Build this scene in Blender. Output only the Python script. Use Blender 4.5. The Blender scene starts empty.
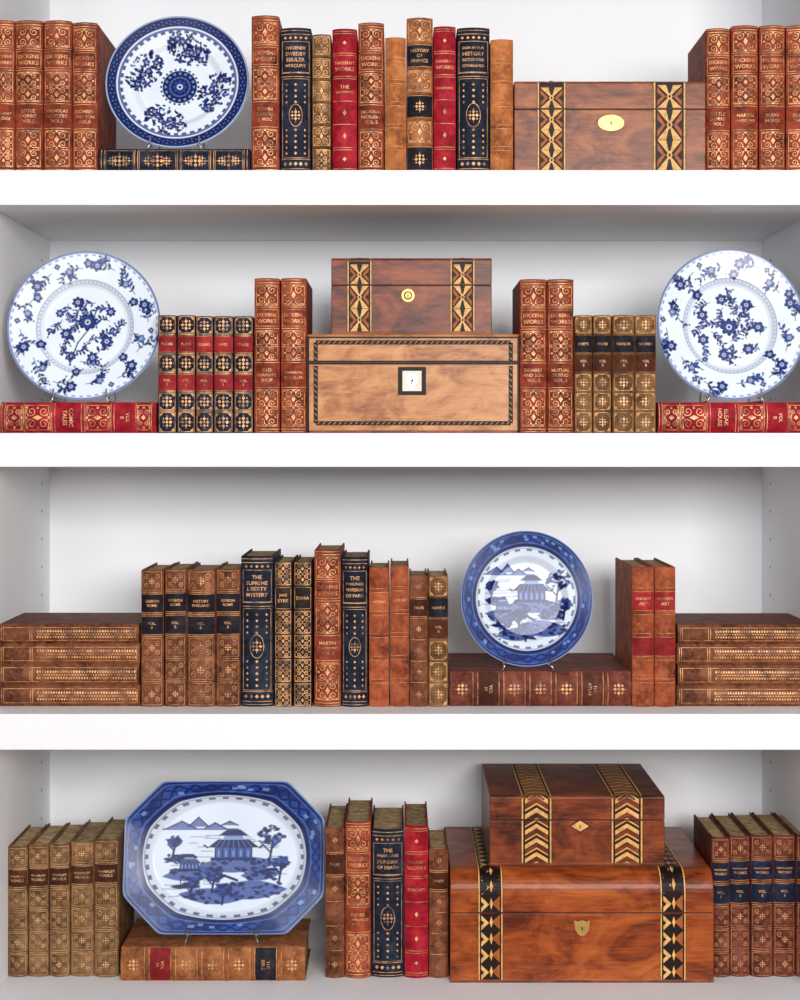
import bpy, bmesh, math, random
import numpy as np
from mathutils import Matrix, Vector
random.seed(7)
S=0.0014; D=2.3; HY=440; CZ=1.45
def X(px,f=1.0): return (px-400)*S*f
def Z(py,f=1.0): return CZ+(HY-py)*S*f
def Fd(f): return (f-1)*D
scene=bpy.context.scene
try:
    scene.view_settings.view_transform='Standard'
    scene.view_settings.look='None'
except Exception: pass
def lin(c):
    return tuple(((x/255)/12.92 if x/255<=0.04045 else ((x/255+0.055)/1.055)**2.4) for x in c)+(1.0,)
# ------------------------------------------------------------------ materials
MATS={}
def newmat(name):
    m=bpy.data.materials.new(name); m.use_nodes=True
    nt=m.node_tree; b=nt.nodes['Principled BSDF']; MATS[name]=m
    return m,nt,b
KL=.60
def leather(name,c,dark=0.26,rough=0.6,scale=34,wear=0.34,light=None):
    m,nt,b=newmat(name); N=nt.nodes; L=nt.links
    tc=N.new('ShaderNodeTexCoord')
    n1=N.new('ShaderNodeTexNoise'); n1.inputs['Scale'].default_value=scale; n1.inputs['Detail'].default_value=9; n1.inputs['Roughness'].default_value=.74
    L.new(tc.outputs['Object'],n1.inputs['Vector'])
    r=N.new('ShaderNodeValToRGB'); c=[x*KL for x in lin(c)]
    e=r.color_ramp.elements
    e[0].position=.35; e[0].color=(c[0]*dark,c[1]*dark,c[2]*dark,1)
    e[1].position=.5; e[1].color=(c[0],c[1],c[2],1)
    lc=(min(1,c[0]*1.7+.02),min(1,c[1]*2.0+.015),min(1,c[2]*2.0+.01),1)
    x=r.color_ramp.elements.new(.7); x.color=lc
    L.new(n1.outputs['Fac'],r.inputs['Fac'])
    g=N.new('ShaderNodeNewGeometry')
    mr=N.new('ShaderNodeMapRange'); mr.inputs['To Min'].default_value=.75; mr.inputs['To Max'].default_value=1.22
    L.new(g.outputs['Random Per Island'],mr.inputs['Value'])
    hs=N.new('ShaderNodeHueSaturation'); L.new(r.outputs['Color'],hs.inputs['Color']); L.new(mr.outputs['Result'],hs.inputs['Value'])
    n2=N.new('ShaderNodeTexNoise'); n2.inputs['Scale'].default_value=170; n2.inputs['Detail'].default_value=6
    L.new(tc.outputs['Object'],n2.inputs['Vector'])
    r2=N.new('ShaderNodeValToRGB'); r2.color_ramp.elements[0].position=.55; r2.color_ramp.elements[1].position=.68
    L.new(n2.outputs['Fac'],r2.inputs['Fac'])
    mul=N.new('ShaderNodeMath'); mul.operation='MULTIPLY'; mul.inputs[1].default_value=wear; L.new(r2.outputs['Color'],mul.inputs[0])
    mx=N.new('ShaderNodeMix'); mx.data_type='RGBA'; L.new(mul.outputs[0],mx.inputs[0]); L.new(hs.outputs['Color'],mx.inputs[6]); mx.inputs[7].default_value=lc
    L.new(mx.outputs[2],b.inputs['Base Color'])
    b.inputs['Roughness'].default_value=rough
    b.inputs['Specular IOR Level'].default_value=.12
    bp=N.new('ShaderNodeBump'); bp.inputs['Strength'].default_value=.35; bp.inputs['Distance'].default_value=.001
    L.new(n2.outputs['Fac'],bp.inputs['Height']); L.new(bp.outputs['Normal'],b.inputs['Normal'])
    return m
leather('leather_oxblood',(160,66,44))
leather('leather_navy',(28,38,58),dark=.4)
leather('leather_crimson',(170,22,42),dark=.5,wear=.2)
leather('leather_tan',(172,102,60),dark=.3,wear=.5)
leather('leather_orange',(204,120,66),dark=.45,wear=.4)
leather('leather_redtan',(178,88,54),dark=.35,wear=.45)
leather('leather_brown',(140,80,54),dark=.28,wear=.45)
leather('leather_olive',(142,98,64),dark=.3,wear=.5)
leather('leather_goldbrown',(132,92,56),dark=.3,wear=.5)
leather('leather_black',(46,36,34),dark=.5)
leather('leather_maroon',(128,62,48),dark=.28,wear=.45)
leather('label_dark',(32,29,40),dark=.6,wear=.15)
leather('label_navy',(30,38,64),dark=.6,wear=.15)
leather('label_red',(176,44,48),dark=.6,wear=.15)
leather('label_brown',(92,46,30),dark=.6,wear=.15)
leather('paper_pages',(208,176,132),dark=.5,rough=.9,scale=80,wear=.3)
def simple(name,c,rough=.5,metal=0,nscale=200,var=.25,k=1.0,spec=.5):
    m,nt,b=newmat(name); N=nt.nodes; L=nt.links
    tc=N.new('ShaderNodeTexCoord'); n=N.new('ShaderNodeTexNoise'); n.inputs['Scale'].default_value=nscale; n.inputs['Detail'].default_value=4
    L.new(tc.outputs['Object'],n.inputs['Vector'])
    r=N.new('ShaderNodeValToRGB'); c=[q*k for q in lin(c)]
    r.color_ramp.elements[0].position=.38; r.color_ramp.elements[1].position=.56
    r.color_ramp.elements[0].color=(c[0]*(1-var),c[1]*(1-var),c[2]*(1-var),1); r.color_ramp.elements[1].color=(c[0],c[1],c[2],1)
    L.new(n.outputs['Fac'],r.inputs['Fac']); L.new(r.outputs['Color'],b.inputs['Base Color'])
    b.inputs['Roughness'].default_value=rough; b.inputs['Metallic'].default_value=metal; b.inputs['Specular IOR Level'].default_value=spec
    return m
simple('gilt',(228,166,108),.45,.15,90,.72,.9)
simple('gilt_pale',(228,190,136),.45,.15,90,.65,.85)
simple('inlay_cream',(240,184,110),.5,0,150,.3,.85,.2)
simple('inlay_tan',(192,102,48),.5,0,150,.3,.7,.2)
simple('inlay_dark',(34,18,12),.5,0,150,.4,.7,.2)
simple('brass',(214,172,100),.35,.6,60,.2,.8)
simple('bone',(232,220,196),.35,0,60,.12,.8)
simple('steel_wire',(190,192,196),.25,.9,60,.1)
simple('keyhole_black',(14,10,8),.7,0,60,.1)
simple('white_paint',(230,231,234),.5,0,3,.02,1,.3)
simple('white_paint_back',(243,243,246),.7,0,3,.02,1,.2)  # same white paint, brightness put into the colour to offset shade behind the shelves
simple('floor_oak',(150,112,76),.5,0,6,.3)
def wood(name,c1,c2,c3,scale=9,dist=5,coat=.0,k=.62):
    m,nt,b=newmat(name); N=nt.nodes; L=nt.links
    tc=N.new('ShaderNodeTexCoord'); mp=N.new('ShaderNodeMapping'); mp.inputs['Scale'].default_value=(1,1,1.7)
    L.new(tc.outputs['Object'],mp.inputs['Vector'])
    w=N.new('ShaderNodeTexNoise'); w.inputs['Scale'].default_value=scale; w.inputs['Detail'].default_value=8; w.inputs['Distortion'].default_value=dist*.35; w.inputs['Roughness'].default_value=.66
    L.new(mp.outputs['Vector'],w.inputs['Vector'])
    mp2=N.new('ShaderNodeMapping'); mp2.inputs['Scale'].default_value=(16,16,150); mp2.inputs['Rotation'].default_value=(0,.12,0)
    L.new(tc.outputs['Object'],mp2.inputs['Vector'])
    n=N.new('ShaderNodeTexNoise'); n.inputs['Scale'].default_value=1.2; n.inputs['Detail'].default_value=6; n.inputs['Distortion'].default_value=1.2
    L.new(mp2.outputs['Vector'],n.inputs['Vector'])
    mm=N.new('ShaderNodeMix'); mm.inputs[0].default_value=.25
    L.new(w.outputs['Fac'],mm.inputs[2]); L.new(n.outputs['Fac'],mm.inputs[3])
    r=N.new('ShaderNodeValToRGB'); e=r.color_ramp.elements
    cc=[tuple(q*k for q in lin(z)[:3])+(1,) for z in (c1,c2,c3)]
    e[0].position=.38; e[0].color=cc[0]; e[1].position=.5; e[1].color=cc[1]; x=e.new(.62); x.color=cc[2]
    L.new(mm.outputs[0],r.inputs['Fac']); L.new(r.outputs['Color'],b.inputs['Base Color'])
    b.inputs['Roughness'].default_value=.36; b.inputs['Specular IOR Level'].default_value=.26
    b.inputs['Coat Weight'].default_value=coat
wood('walnut',(96,42,20),(158,82,42),(194,114,60))
wood('walnut_dark',(66,24,12),(134,60,30),(176,88,44))
wood('rosewood',(104,36,12),(174,80,32),(212,112,50),scale=7)
wood('satinwood',(150,86,46),(204,134,80),(228,162,104),scale=12,k=.7)
# ceramic
m,nt,b=newmat('blue_white_glaze')
a=nt.nodes.new('ShaderNodeAttribute'); a.attribute_name='glaze'
nt.links.new(a.outputs['Color'],b.inputs['Base Color']); b.inputs['Roughness'].default_value=.25; b.inputs['Specular IOR Level'].default_value=.3
# ------------------------------------------------------------------ mesh builder
PENDING=[]
class MB:
    def __init__(s,name,origin,parent=None):
        s.name=name;s.o=Vector(origin);s.v=[];s.f=[];s.m=[];s.s=[];s.mats=[];s.parent=parent;PENDING.append(s);s.M=Matrix.Identity(4)
    def mi(s,mat):
        if mat not in s.mats:s.mats.append(mat)
        return s.mats.index(mat)
    def add(s,vs,fs,mat,smooth=False):
        n=len(s.v);M=s.M
        for p in vs:
            q=M@Vector(p); s.v.append((q.x-s.o.x,q.y-s.o.y,q.z-s.o.z))
        k=s.mi(mat)
        for f in fs:
            s.f.append([i+n for i in f]);s.m.append(k);s.s.append(smooth)
    def build(s):
        me=bpy.data.meshes.new(s.name);me.from_pydata(s.v,[],s.f)
        me.polygons.foreach_set('material_index',s.m);me.polygons.foreach_set('use_smooth',s.s)
        for m in s.mats: me.materials.append(MATS[m])
        me.update();ob=bpy.data.objects.new(s.name,me);ob.location=s.o
        scene.collection.objects.link(ob)
        if s.parent:
            p=bpy.data.objects[s.parent];ob.parent=p;ob.matrix_parent_inverse=Matrix.Translation(-p.location)
        return ob
def box_geo(x0,x1,y0,y1,z0,z1):
    v=[(x0,y0,z0),(x1,y0,z0),(x1,y1,z0),(x0,y1,z0),(x0,y0,z1),(x1,y0,z1),(x1,y1,z1),(x0,y1,z1)]
    return v,[(0,3,2,1),(4,5,6,7),(0,1,5,4),(1,2,6,5),(2,3,7,6),(3,0,4,7)]
def bev_box(x0,x1,y0,y1,z0,z1,b,seg=2):
    bm=bmesh.new();vs,fs=box_geo(x0,x1,y0,y1,z0,z1)
    bv=[bm.verts.new(p) for p in vs]
    for f in fs:bm.faces.new([bv[i] for i in f])
    bmesh.ops.bevel(bm,geom=bm.edges[:],offset=b,segments=seg,profile=.5,affect='EDGES')
    bm.verts.index_update()
    r=[tuple(v.co) for v in bm.verts],[tuple(v.index for v in f.verts) for f in bm.faces]
    bm.free();return r
def tube(mb,pts,r,mat,n=8):
    pts=[Vector(p) for p in pts]
    up0=Vector((1,0,0))
    vs=[]
    for i,p in enumerate(pts):
        t=(pts[min(i+1,len(pts)-1)]-pts[max(i-1,0)]).normalized()
        a=t.cross(up0)
        if a.length<.05:a=t.cross(Vector((0,0,1)))
        a.normalize();b2=t.cross(a).normalized()
        for k in range(n):
            th=2*math.pi*k/n;vs.append(tuple(p+a*math.cos(th)*r+b2*math.sin(th)*r))
    fs=[]
    for i in range(len(pts)-1):
        for k in range(n):
            fs.append((i*n+k,i*n+(k+1)%n,(i+1)*n+(k+1)%n,(i+1)*n+k))
    fs.append(tuple(range(n)));fs.append(tuple(range((len(pts)-1)*n,len(pts)*n)))
    mb.add(vs,fs,mat,True)
# ------------------------------------------------------------------ text
TC={}
def textmesh(t):
    if t in TC:return TC[t]
    cu=bpy.data.curves.new('t','FONT');cu.body=t;cu.size=1;cu.resolution_u=2;cu.align_x='CENTER'
    cu.offset=0.012
    ob=bpy.data.objects.new('t',cu);scene.collection.objects.link(ob)
    dg=bpy.context.evaluated_depsgraph_get();e=ob.evaluated_get(dg);me=e.to_mesh()
    v=np.array([tuple(p.co)[:2] for p in me.vertices]);f=[tuple(p.vertices) for p in me.polygons]
    e.to_mesh_clear();bpy.data.objects.remove(ob);bpy.data.curves.remove(cu)
    mn=v.min(0);mxx=v.max(0);v=v-(mn+mxx)/2;TC[t]=(v,f,mxx-mn);return TC[t]
# ------------------------------------------------------------------ books
class Book:
    def __init__(s,mb,w,h,dep,mat,bands=0,gold='gilt'):
        s.mb=mb;s.w=w;s.h=h;s.dep=dep;s.b=min(.0065,w*.17);s.gold=gold
        n=10;bt=.0024;ol=[(-w/2,dep)];il=[(-w/2+bt,dep)]
        ol.append((-w/2,dep*.5));il.append((-w/2+bt,dep*.5))
        ol.append((-w/2,s.b+.006));il.append((-w/2+bt,s.b+.008))
        ol.append((-w/2+.0011,s.b+.003));il.append((-w/2+bt+.0006,s.b+.006))
        for i in range(n+1):
            u=-w/2+w*i/n
            ol.append((u,s.b*(2*u/w)**2));ui=u*(1-2*bt/w*1.2);il.append((ui,s.b*(2*u/w)**2+bt))
        ol.append((w/2-.0011,s.b+.003));il.append((w/2-bt-.0006,s.b+.006))
        ol.append((w/2,s.b+.006));il.append((w/2-bt,s.b+.008))
        ol.append((w/2,dep*.5));il.append((w/2-bt,dep*.5))
        ol.append((w/2,dep));il.append((w/2-bt,dep))
        k=len(ol);vs=[];c=.0009
        def ins(p,q):
            return (p[0]+(q[0]-p[0])*.4,p[1]+(q[1]-p[1])*.4)
        rings=[]
        io=[ins(p,q) for p,q in zip(ol,il)]
        for prof,z in ((il,0.0),(io,0.0),(ol,c),(ol,h-c),(io,h),(il,h)):
            rings.append([(p[0],p[1],z) for p in prof])
        for r in rings:vs+=r
        fs=[];R=6
        for r in range(R):
            r2=(r+1)%R
            for i in range(k-1):
                fs.append((r*k+i,r*k+i+1,r2*k+i+1,r2*k+i))
        fs.append(tuple(r*k for r in range(R)));fs.append(tuple(r*k+k-1 for r in range(R))[::-1])
        mb.add(vs,fs,mat,False)
        v,f=box_geo(-w/2+bt+.0001,w/2-bt-.0001,s.b+bt+.001,dep-.003,.003,h-.0035);mb.add(v,f,'paper_pages')
        s.bandz=[]
        if bands:
            for i in range(bands):
                z=h*((i+1)/(bands+1)+.02*(1-i/bands))
                s.bandz.append(z);s.band(z,.0014,.0034,mat)
    def band(s,z,e,t,mat):
        n=10;vs=[];prof=[(-t/2,0),(-t/4,e),(t/4,e),(t/2,0)]
        for i in range(n+1):
            u=-s.w/2+s.w*i/n
            for dz,ee in prof:vs.append((u*.998,s.b*(2*u/s.w)**2-ee+(.0002 if ee==0 else 0),z+dz))
        fs=[(i*4+j,i*4+4+j,i*4+5+j,i*4+1+j) for i in range(n) for j in range(3)]
        s.mb.add(vs,fs,mat,True)
    def P(s,u,v,e=.0004): return (u,s.b*(2*u/s.w)**2-e,v)
    def poly(s,pts,e=.0004,mat=None):
        s.mb.add([s.P(u,v,e) for u,v in pts],[tuple(range(len(pts)))],mat or s.gold)
    def stroke(s,pts,th,e=.0004,mat=None):
        vs=[];fs=[];n=len(pts)
        for i,(u,v) in enumerate(pts):
            a=pts[max(i-1,0)];b2=pts[min(i+1,n-1)];dx=b2[0]-a[0];dy=b2[1]-a[1];l=math.hypot(dx,dy) or 1
            nx=-dy/l*th/2;ny=dx/l*th/2
            vs.append(s.P(u+nx,v+ny,e));vs.append(s.P(u-nx,v-ny,e))
        for i in range(n-1):fs.append((2*i,2*i+1,2*i+3,2*i+2))
        s.mb.add(vs,fs,mat or s.gold)
    def hl(s,v,th=.0008,k=.94,e=.0004,mat=None):
        s.stroke([(s.w*k*(i/10-.5),v) for i in range(11)],th,e,mat)
    def patch(s,v0,v1,mat,k=.96,e=.00025): s.hl((v0+v1)/2,v1-v0,k,e,mat)
    def rect(s,v0,v1,k=.86,th=.0007):
        s.hl(v0,th,k);s.hl(v1,th,k);u=s.w*k/2
        s.stroke([(-u,v0),(-u,v1)],th);s.stroke([(u,v0),(u,v1)],th)
    def dot(s,u,v,r,n=8,sx=1,e=.0005): s.poly([(u+r*sx*math.cos(6.2832*i/n),v+r*math.sin(6.2832*i/n)) for i in range(n)],e)
    def dia(s,u,v,a,b2,e=.0005): s.poly([(u-a,v),(u,v-b2),(u+a,v),(u,v+b2)],e)
    def spiral(s,cx,cy,r,sx,sy,th):
        pts=[]
        for i in range(13):
            t=i/12;a=t*1.45*2*math.pi;rr=r*(1-.8*t)
            pts.append((cx+sx*rr*math.cos(a+.8),cy+sy*rr*math.sin(a+.8)))
        s.stroke(pts,th)
    def scroll(s,v0,v1,k=.84,th=.001,dense=True):
        s.rect(v0,v1,k,th*.9);W=s.w*k;n=max(1,round((v1-v0)/W*1.3));ch=(v1-v0)/n
        for i in range(n):
            cy=v0+ch*(i+.5)
            for sx in(-1,1):
                for sy in(-1,1):
                    s.spiral(sx*W*.25,cy+sy*ch*.25,min(W,ch)*.22,sx,sy,th)
                    if dense:
                        s.dia(sx*W*.42,cy+sy*ch*.44,W*.06,ch*.05)
                        s.dia(sx*W*.1,cy+sy*ch*.36,W*.05,ch*.06)
                s.dot(sx*W*.4,cy,W*.055,6)
            s.dia(0,cy,W*.1,ch*.2);s.dot(0,cy+ch*.46,W*.06,6);s.dot(0,cy-ch*.46,W*.06,6)
    def rosette(s,v,r):
        for i in range(4):
            a=i*math.pi/2
            s.dot(r*.55*math.cos(a),v+r*.55*math.sin(a),r*.24,6)
            s.dia(r*.75*math.cos(a+.785),v+r*.75*math.sin(a+.785),r*.16,r*.16)
            s.stroke([(0,v),(r*1.1*math.cos(a),v+r*1.1*math.sin(a))],.0005)
        s.dot(0,v,r*.2,6)
    def corner(s,v0,v1,k=.8):
        u=s.w*k/2;c=min(s.w,v1-v0)*.2
        for sx in(-1,1):
            for vv,sy in((v0,1),(v1,-1)):
                s.poly([(sx*u,vv),(sx*(u-c),vv),(sx*u,vv+sy*c)],.0004)
    def text(s,t,v,k=.82,mh=.006,e=.0005,mat=None):
        vv,ff,d=textmesh(t);sc=min(s.w*k/d[0],mh/d[1])
        sy=sc if sc*d[1]>mh*.6 else min(mh/d[1],sc*1.35)
        s.mb.add([s.P(p[0]*sc,v+p[1]*sy,e) for p in vv],ff,mat or s.gold)
    def lines(s,ts,v,lh,k=.8):
        for i,t in enumerate(ts): s.text(t,v+lh*((len(ts)-1)/2-i),k,lh*.66)
def make_book(mb,w,h,dep,style,title):
    T=lambda fr:h*(1-fr)
    if style=='dickens':
        b=Book(mb,w,h,dep,'leather_oxblood')
        for fr in(.012,.03,.975,.99):b.hl(T(fr),.0013 if fr in(.03,.975) else .0008)
        b.scroll(T(.175),T(.045));b.hl(T(.187),.001);b.hl(T(.325),.001)
        b.lines(['DICKENS','WORKS'],T(.257),.0088,.76);b.rect(T(.31),T(.202),.88)
        b.scroll(T(.53),T(.34));b.lines(title,T(.625),.0072,.76);b.hl(T(.545),.0008);b.hl(T(.705),.0008)
        b.scroll(T(.955),T(.72))
    elif style=='navy':
        b=Book(mb,w,h,dep,'leather_navy')
        for fr in(.02,.045,.31,.335,.90,.965,.985):b.hl(T(fr),.0008)
        for i in range(5):
            b.dia(w*(i-2)*.17,T(.07),w*.05,.0022);b.dia(w*(i-2)*.17,T(.932),w*.06,.003)
        b.lines(title,T(.2),.0084,.66);b.rect(T(.305),T(.095),.88,.0006)
        b.rect(T(.89),T(.35),.86,.0006)
        c=T(.6);r=w*.27
        b.stroke([(r*.8*math.cos(a*math.pi/10),c+r*1.35*math.sin(a*math.pi/10)) for a in range(21)],.0008)
        b.rosette(c,r*.75)
        for fr in(.39,.43,.47,.51,.7,.74,.78,.82,.86):
            b.dia(0,T(fr),w*.05,.0022)
            for sx in(-1,1):b.dia(sx*w*.3,T(fr),w*.035,.002)
    elif style=='crimson':
        b=Book(mb,w,h,dep,'leather_crimson')
        for fr in(.02,.035,.17,.185,.33,.345,.5,.66,.82,.835,.965,.98):b.hl(T(fr),.0007)
        b.lines(["THACKERAY'S",'WORKS'],T(.258),.0085,.8);b.lines(title,T(.42),.0075,.74)
        b.dia(0,T(.1),w*.08,.003);b.dia(0,T(.58),w*.08,.004);b.dia(0,T(.74),w*.08,.004);b.dia(0,T(.9),w*.08,.003)
    elif style in('orange','redtan','tanlabel','redlabel'):
        mat={'orange':'leather_orange','redtan':'leather_redtan','tanlabel':'leather_tan','redlabel':'leather_redtan'}[style]
        b=Book(mb,w,h,dep,mat,5)
        for z in b.bandz:b.hl(z+.0028,.0005);b.hl(z-.0028,.0005)
        if style in('tanlabel','redlabel'):
            l='label_dark' if style=='tanlabel' else 'label_red'
            z=b.bandz
            b.patch(z[3]+.003,z[4]-.003,l);b.lines(title,(z[3]+z[4])/2,.0072,.76)
            if style=='tanlabel':
                b.patch(z[1]+.003,z[2]-.003,l);b.rosette((z[1]+z[2])/2,w*.22);b.patch(.006,z[0]-.004,l);b.rosette(z[0]/2,w*.25)
                b.scroll(z[2]+.004,z[3]-.004)
                b.scroll(z[0]+.004,z[1]-.004);b.scroll(z[4]+.004,h-.004)
            else:
                b.patch(z[1]+.003,z[2]-.003,l)
        elif style=='redtan':
            b.lines(title,(b.bandz[3]+b.bandz[4])/2,.0072,.7)
    elif style=='goldfull':
        b=Book(mb,w,h,dep,'leather_goldbrown',5);z=[0]+b.bandz+[h]
        for i in range(6):b.scroll(z[i]+.003,z[i+1]-.003,.86,.0011)
    elif style=='blackgold':
        b=Book(mb,w,h,dep,'leather_black')
        z=[h*i/6 for i in range(7)]
        for i in range(6):
            if i==4: b.lines(title,(z[4]+z[5])/2,.0075,.76);b.rect(z[i]+.002,z[i+1]-.002)
            else: b.scroll(z[i]+.0015,z[i+1]-.0015,.84,.001)
    elif style=='patch':
        b=Book(mb,w,h,dep,'leather_navy',5);z=[0]+b.bandz+[h]
        for i in range(6):
            v0=z[i]+.002;v1=z[i+1]-.002
            if i in(2,4):
                b.patch(v0,v1,'label_red');b.lines(title if i==4 else ['VOL.','I'],(v0+v1)/2,.0058,.76);b.hl(v0,.0006);b.hl(v1,.0006)
            else:
                b.rect(v0,v1,.88,.0008);b.corner(v0+.001,v1-.001);b.rosette((v0+v1)/2,w*.36)
        for q in b.bandz:b.hl(q,.0012,.9,.0017)
    elif style in('tanset',):
        b=Book(mb,w,h,dep,'leather_goldbrown',5);z=[0]+b.bandz+[h]
        for i in range(6):
            v0=z[i]+.002;v1=z[i+1]-.002
            if i in(3,4):
                b.patch(v0,v1,'label_dark' if i==4 else 'label_brown');b.lines(title if i==4 else ['VOL','II'],(v0+v1)/2,.0058,.76)
            else:
                b.rect(v0,v1,.86,.0007);b.corner(v0+.001,v1-.001);b.rosette((v0+v1)/2,w*.26)
    elif style in('labelset','labelset2','olive','brown2'):
        mat={'labelset':'leather_brown','labelset2':'leather_maroon','olive':'leather_olive','brown2':'leather_brown'}[style]
        b=Book(mb,w,h,dep,mat,5,'gilt_pale' if style=='olive' else 'gilt');z=[0]+b.bandz+[h]
        lab={'labelset':(4,3),'labelset2':(4,3),'olive':(4,),'brown2':(4,)}[style]
        lm={'labelset':'label_dark','labelset2':'label_navy','olive':'label_brown','brown2':'label_brown'}[style]
        for i in range(6):
            v0=z[i]+.0028;v1=z[i+1]-.0028
            if i in lab:
                b.patch(v0,v1,lm);b.lines(title if i==4 else ['VOL.','II'],(v0+v1)/2,.006,.72);b.hl(v0,.0006);b.hl(v1,.0006)
            else:
                if style!='brown2':
                    b.rect(v0,v1,.84,.0005)
                    m=(v0+v1)/2
                    for sx in(-1,1):
                        for sy in(-1,1):b.spiral(sx*w*.24,m+sy*(v1-v0)*.26,w*.13,-sx,-sy,.0006)
                b.rosette((v0+v1)/2,w*.16)
        for q in b.bandz:b.hl(q,.0007,.9,.0017)
    elif style=='keyset':
        b=Book(mb,w,h,dep,'leather_brown')
        n=38
        for i in range(n):
            v=h*(.97-.71*i/n)
            b.dia(-w*.15,v,w*.085,.0016);b.dia(w*.15,v,w*.085,.0016)
            b.dot(0,v+.0017,w*.045,5)
        for sx in(-1,1):
            u=sx*w*.33;b.stroke([(u,h*.03),(u,h*.97)],.0007)
        for fr in(.02,.035,.24,.225,.98):b.hl(h*fr,.0008,.7)
    elif style=='flatnavy':
        b=Book(mb,w,h,dep,'leather_navy')
        for fr in(.02,.04,.24,.26,.52,.54,.74,.76,.96,.98):b.hl(h*fr,.0009)
        for fr0,fr1 in((.05,.23),(.27,.51),(.55,.73),(.77,.95)):
            b.rect(h*fr0,h*fr1,.84,.0006);b.rosette(h*(fr0+fr1)/2,w*.3)
            b.rosette(h*(fr0*.75+fr1*.25),w*.2);b.rosette(h*(fr0*.25+fr1*.75),w*.2)
    elif style=='flatcrim':
        b=Book(mb,w,h,dep,'leather_crimson')
        for fr in(.01,.03,.15,.33,.35,.52,.54,.71,.73,.87,.97):b.hl(h*fr,.0009)
        b.scroll(h*.16,h*.32,.8);b.scroll(h*.55,h*.7,.8)
        b.lines(title or ['WORKS'],h*.435,.009,.7);b.lines(['VOL','II'],h*.8,.008,.45);b.scroll(h*.04,h*.14,.8);b.scroll(h*.88,h*.96,.8)
    elif style in('flatbig','flattan'):
        mat='leather_maroon' if style=='flatbig' else 'leather_tan'
        b=Book(mb,w,h,dep,mat)
        n=7
        for i in range(1,n):
            z=h*i/n;b.band(z,.0016,.0045,mat);b.hl(z+.0035,.0006);b.hl(z-.0035,.0006)
        b.patch(h*5/n+.004,h*6/n-.004,'label_dark' if style=='flattan' else 'label_brown');b.lines(title,h*5.5/n,.007,.7)
        b.patch(h*1/n+.004,h*2/n-.004,'label_red' if style=='flattan' else 'label_brown');b.lines(['VOL','IV'],h*1.5/n,.007,.5)
        for i in(0,2,3,4,6):b.rosette(h*(i+.5)/n,w*.2)
    return b
def book_row(name,shelf_z,f,books,depf=.74,maxd=.165):
    x0=X(books[0][0],f);x1=X(books[-1][1],f)
    mb=MB(name,((x0+x1)/2,Fd(f)+.05,shelf_z))
    for bk in books:
        a,c,top,st=bk[:4];ti=bk[4] if len(bk)>4 else ['VOL I']
        dd=random.uniform(0,.004) if len(bk)<6 else bk[5]
        w=(c-a)*S*f-.0005;h=Z(top,f)-shelf_z
        mb.M=Matrix.Translation((X((a+c)/2,f),Fd(f)+dd,shelf_z))
        make_book(mb,w,h,min(maxd,h*depf),st,ti)
    return mb
XL=-413*S; XR=427*S; YB=.18*D
def book_flat(name,x0,x1,shelf_z,f,items,dep):
    mb=MB(name,((X(x0,f)+X(x1,f))/2,Fd(f)+.05,shelf_z));z=shelf_z
    for t,st,ti,da,db in items:
        w=t*S*f;a=max(X(x0+da,f),XL+.001);c=min(X(x1+db,f),XR-.001)
        R=Matrix(((0,0,1,a),(0,1,0,Fd(f)+random.uniform(0,.004)),(-1,0,0,z+w/2),(0,0,0,1)))
        mb.M=R
        make_book(mb,w-.0003,c-a,dep,st,ti);z+=w
    return z
# ------------------------------------------------------------------ shelving alcove
SH=[170,433,714,1005]; SZ=[Z(p) for p in SH]
def part(name,x0,x1,y0,y1,z0,z1,mat,bev=.0012,parent=None):
    mb=MB(name,((x0+x1)/2,(y0+y1)/2,z0),parent)
    v,f=bev_box(x0,x1,y0,y1,z0,z1,bev);mb.add(v,f,mat);return mb
ztop=Z(-130);TH=[35,34,36,36]
part('wall_back',XL-.03,XR+.03,YB,YB+.02,0.0,2.5,'white_paint_back')
part('wall_left',XL-.03,XL,.0,YB,0,2.5,'white_paint_back')
part('wall_right',XR,XR+.03,.0,YB,0,2.5,'white_paint_back')
for i,(p,t) in enumerate(zip(SH,TH)):
    part('shelf',XL+.0002,XR-.0002,0,YB-.0002,Z(p+t),Z(p),'white_paint')
part('shelf',XL+.0002,XR-.0002,0,YB-.0002,ztop-35*S,ztop,'white_paint')
part('trim_1',XL,XR,0.005,.03,ztop+.0005,2.5,'white_paint')
part('cabinet_door',XL+.001,(XL+XR)/2-.002,.003,.023,.1,Z(1041)-.003,'white_paint')
part('cabinet_door',(XL+XR)/2+.002,XR-.001,.003,.023,.1,Z(1041)-.003,'white_paint')
part('trim_2',XL+.001,XR-.001,.04,.06,0,.098,'white_paint')
for nm,side,sx in(('wall_left',XL,1),('wall_right',XR,-1)):
    hb=MB('pin_holes',(side,.3,1.4),nm)
    for yy in(.06,.35):
        z=.75
        while z<2.1:
            if all(not(Z(p+36)-.01<z<Z(p)+.01) for p in SH):
                vs=[(side+sx*.0004,yy+.0025*math.cos(k*math.pi/5),z+.0025*math.sin(k*math.pi/5)) for k in range(10)]
                hb.add(vs,[tuple(range(10))],'keyhole_black')
            z+=.045
def plainbox(name,x0,x1,y0,y1,z0,z1,mat):
    mb=MB(name,((x0+x1)/2,(y0+y1)/2,z0));v,f=box_geo(x0,x1,y0,y1,z0,z1);mb.add(v,f,mat)
plainbox('wall_front_left',XL-1.6,XL-.031,0,.12,0,2.5,'white_paint_back')
plainbox('wall_front_right',XR+.031,XR+1.6,0,.12,0,2.5,'white_paint_back')
plainbox('floor',-2.2,2.2,-4.2,.45,-.05,0,'floor_oak')
plainbox('ceiling',-2.2,2.2,-4.2,.45,2.5,2.55,'white_paint')
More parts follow.
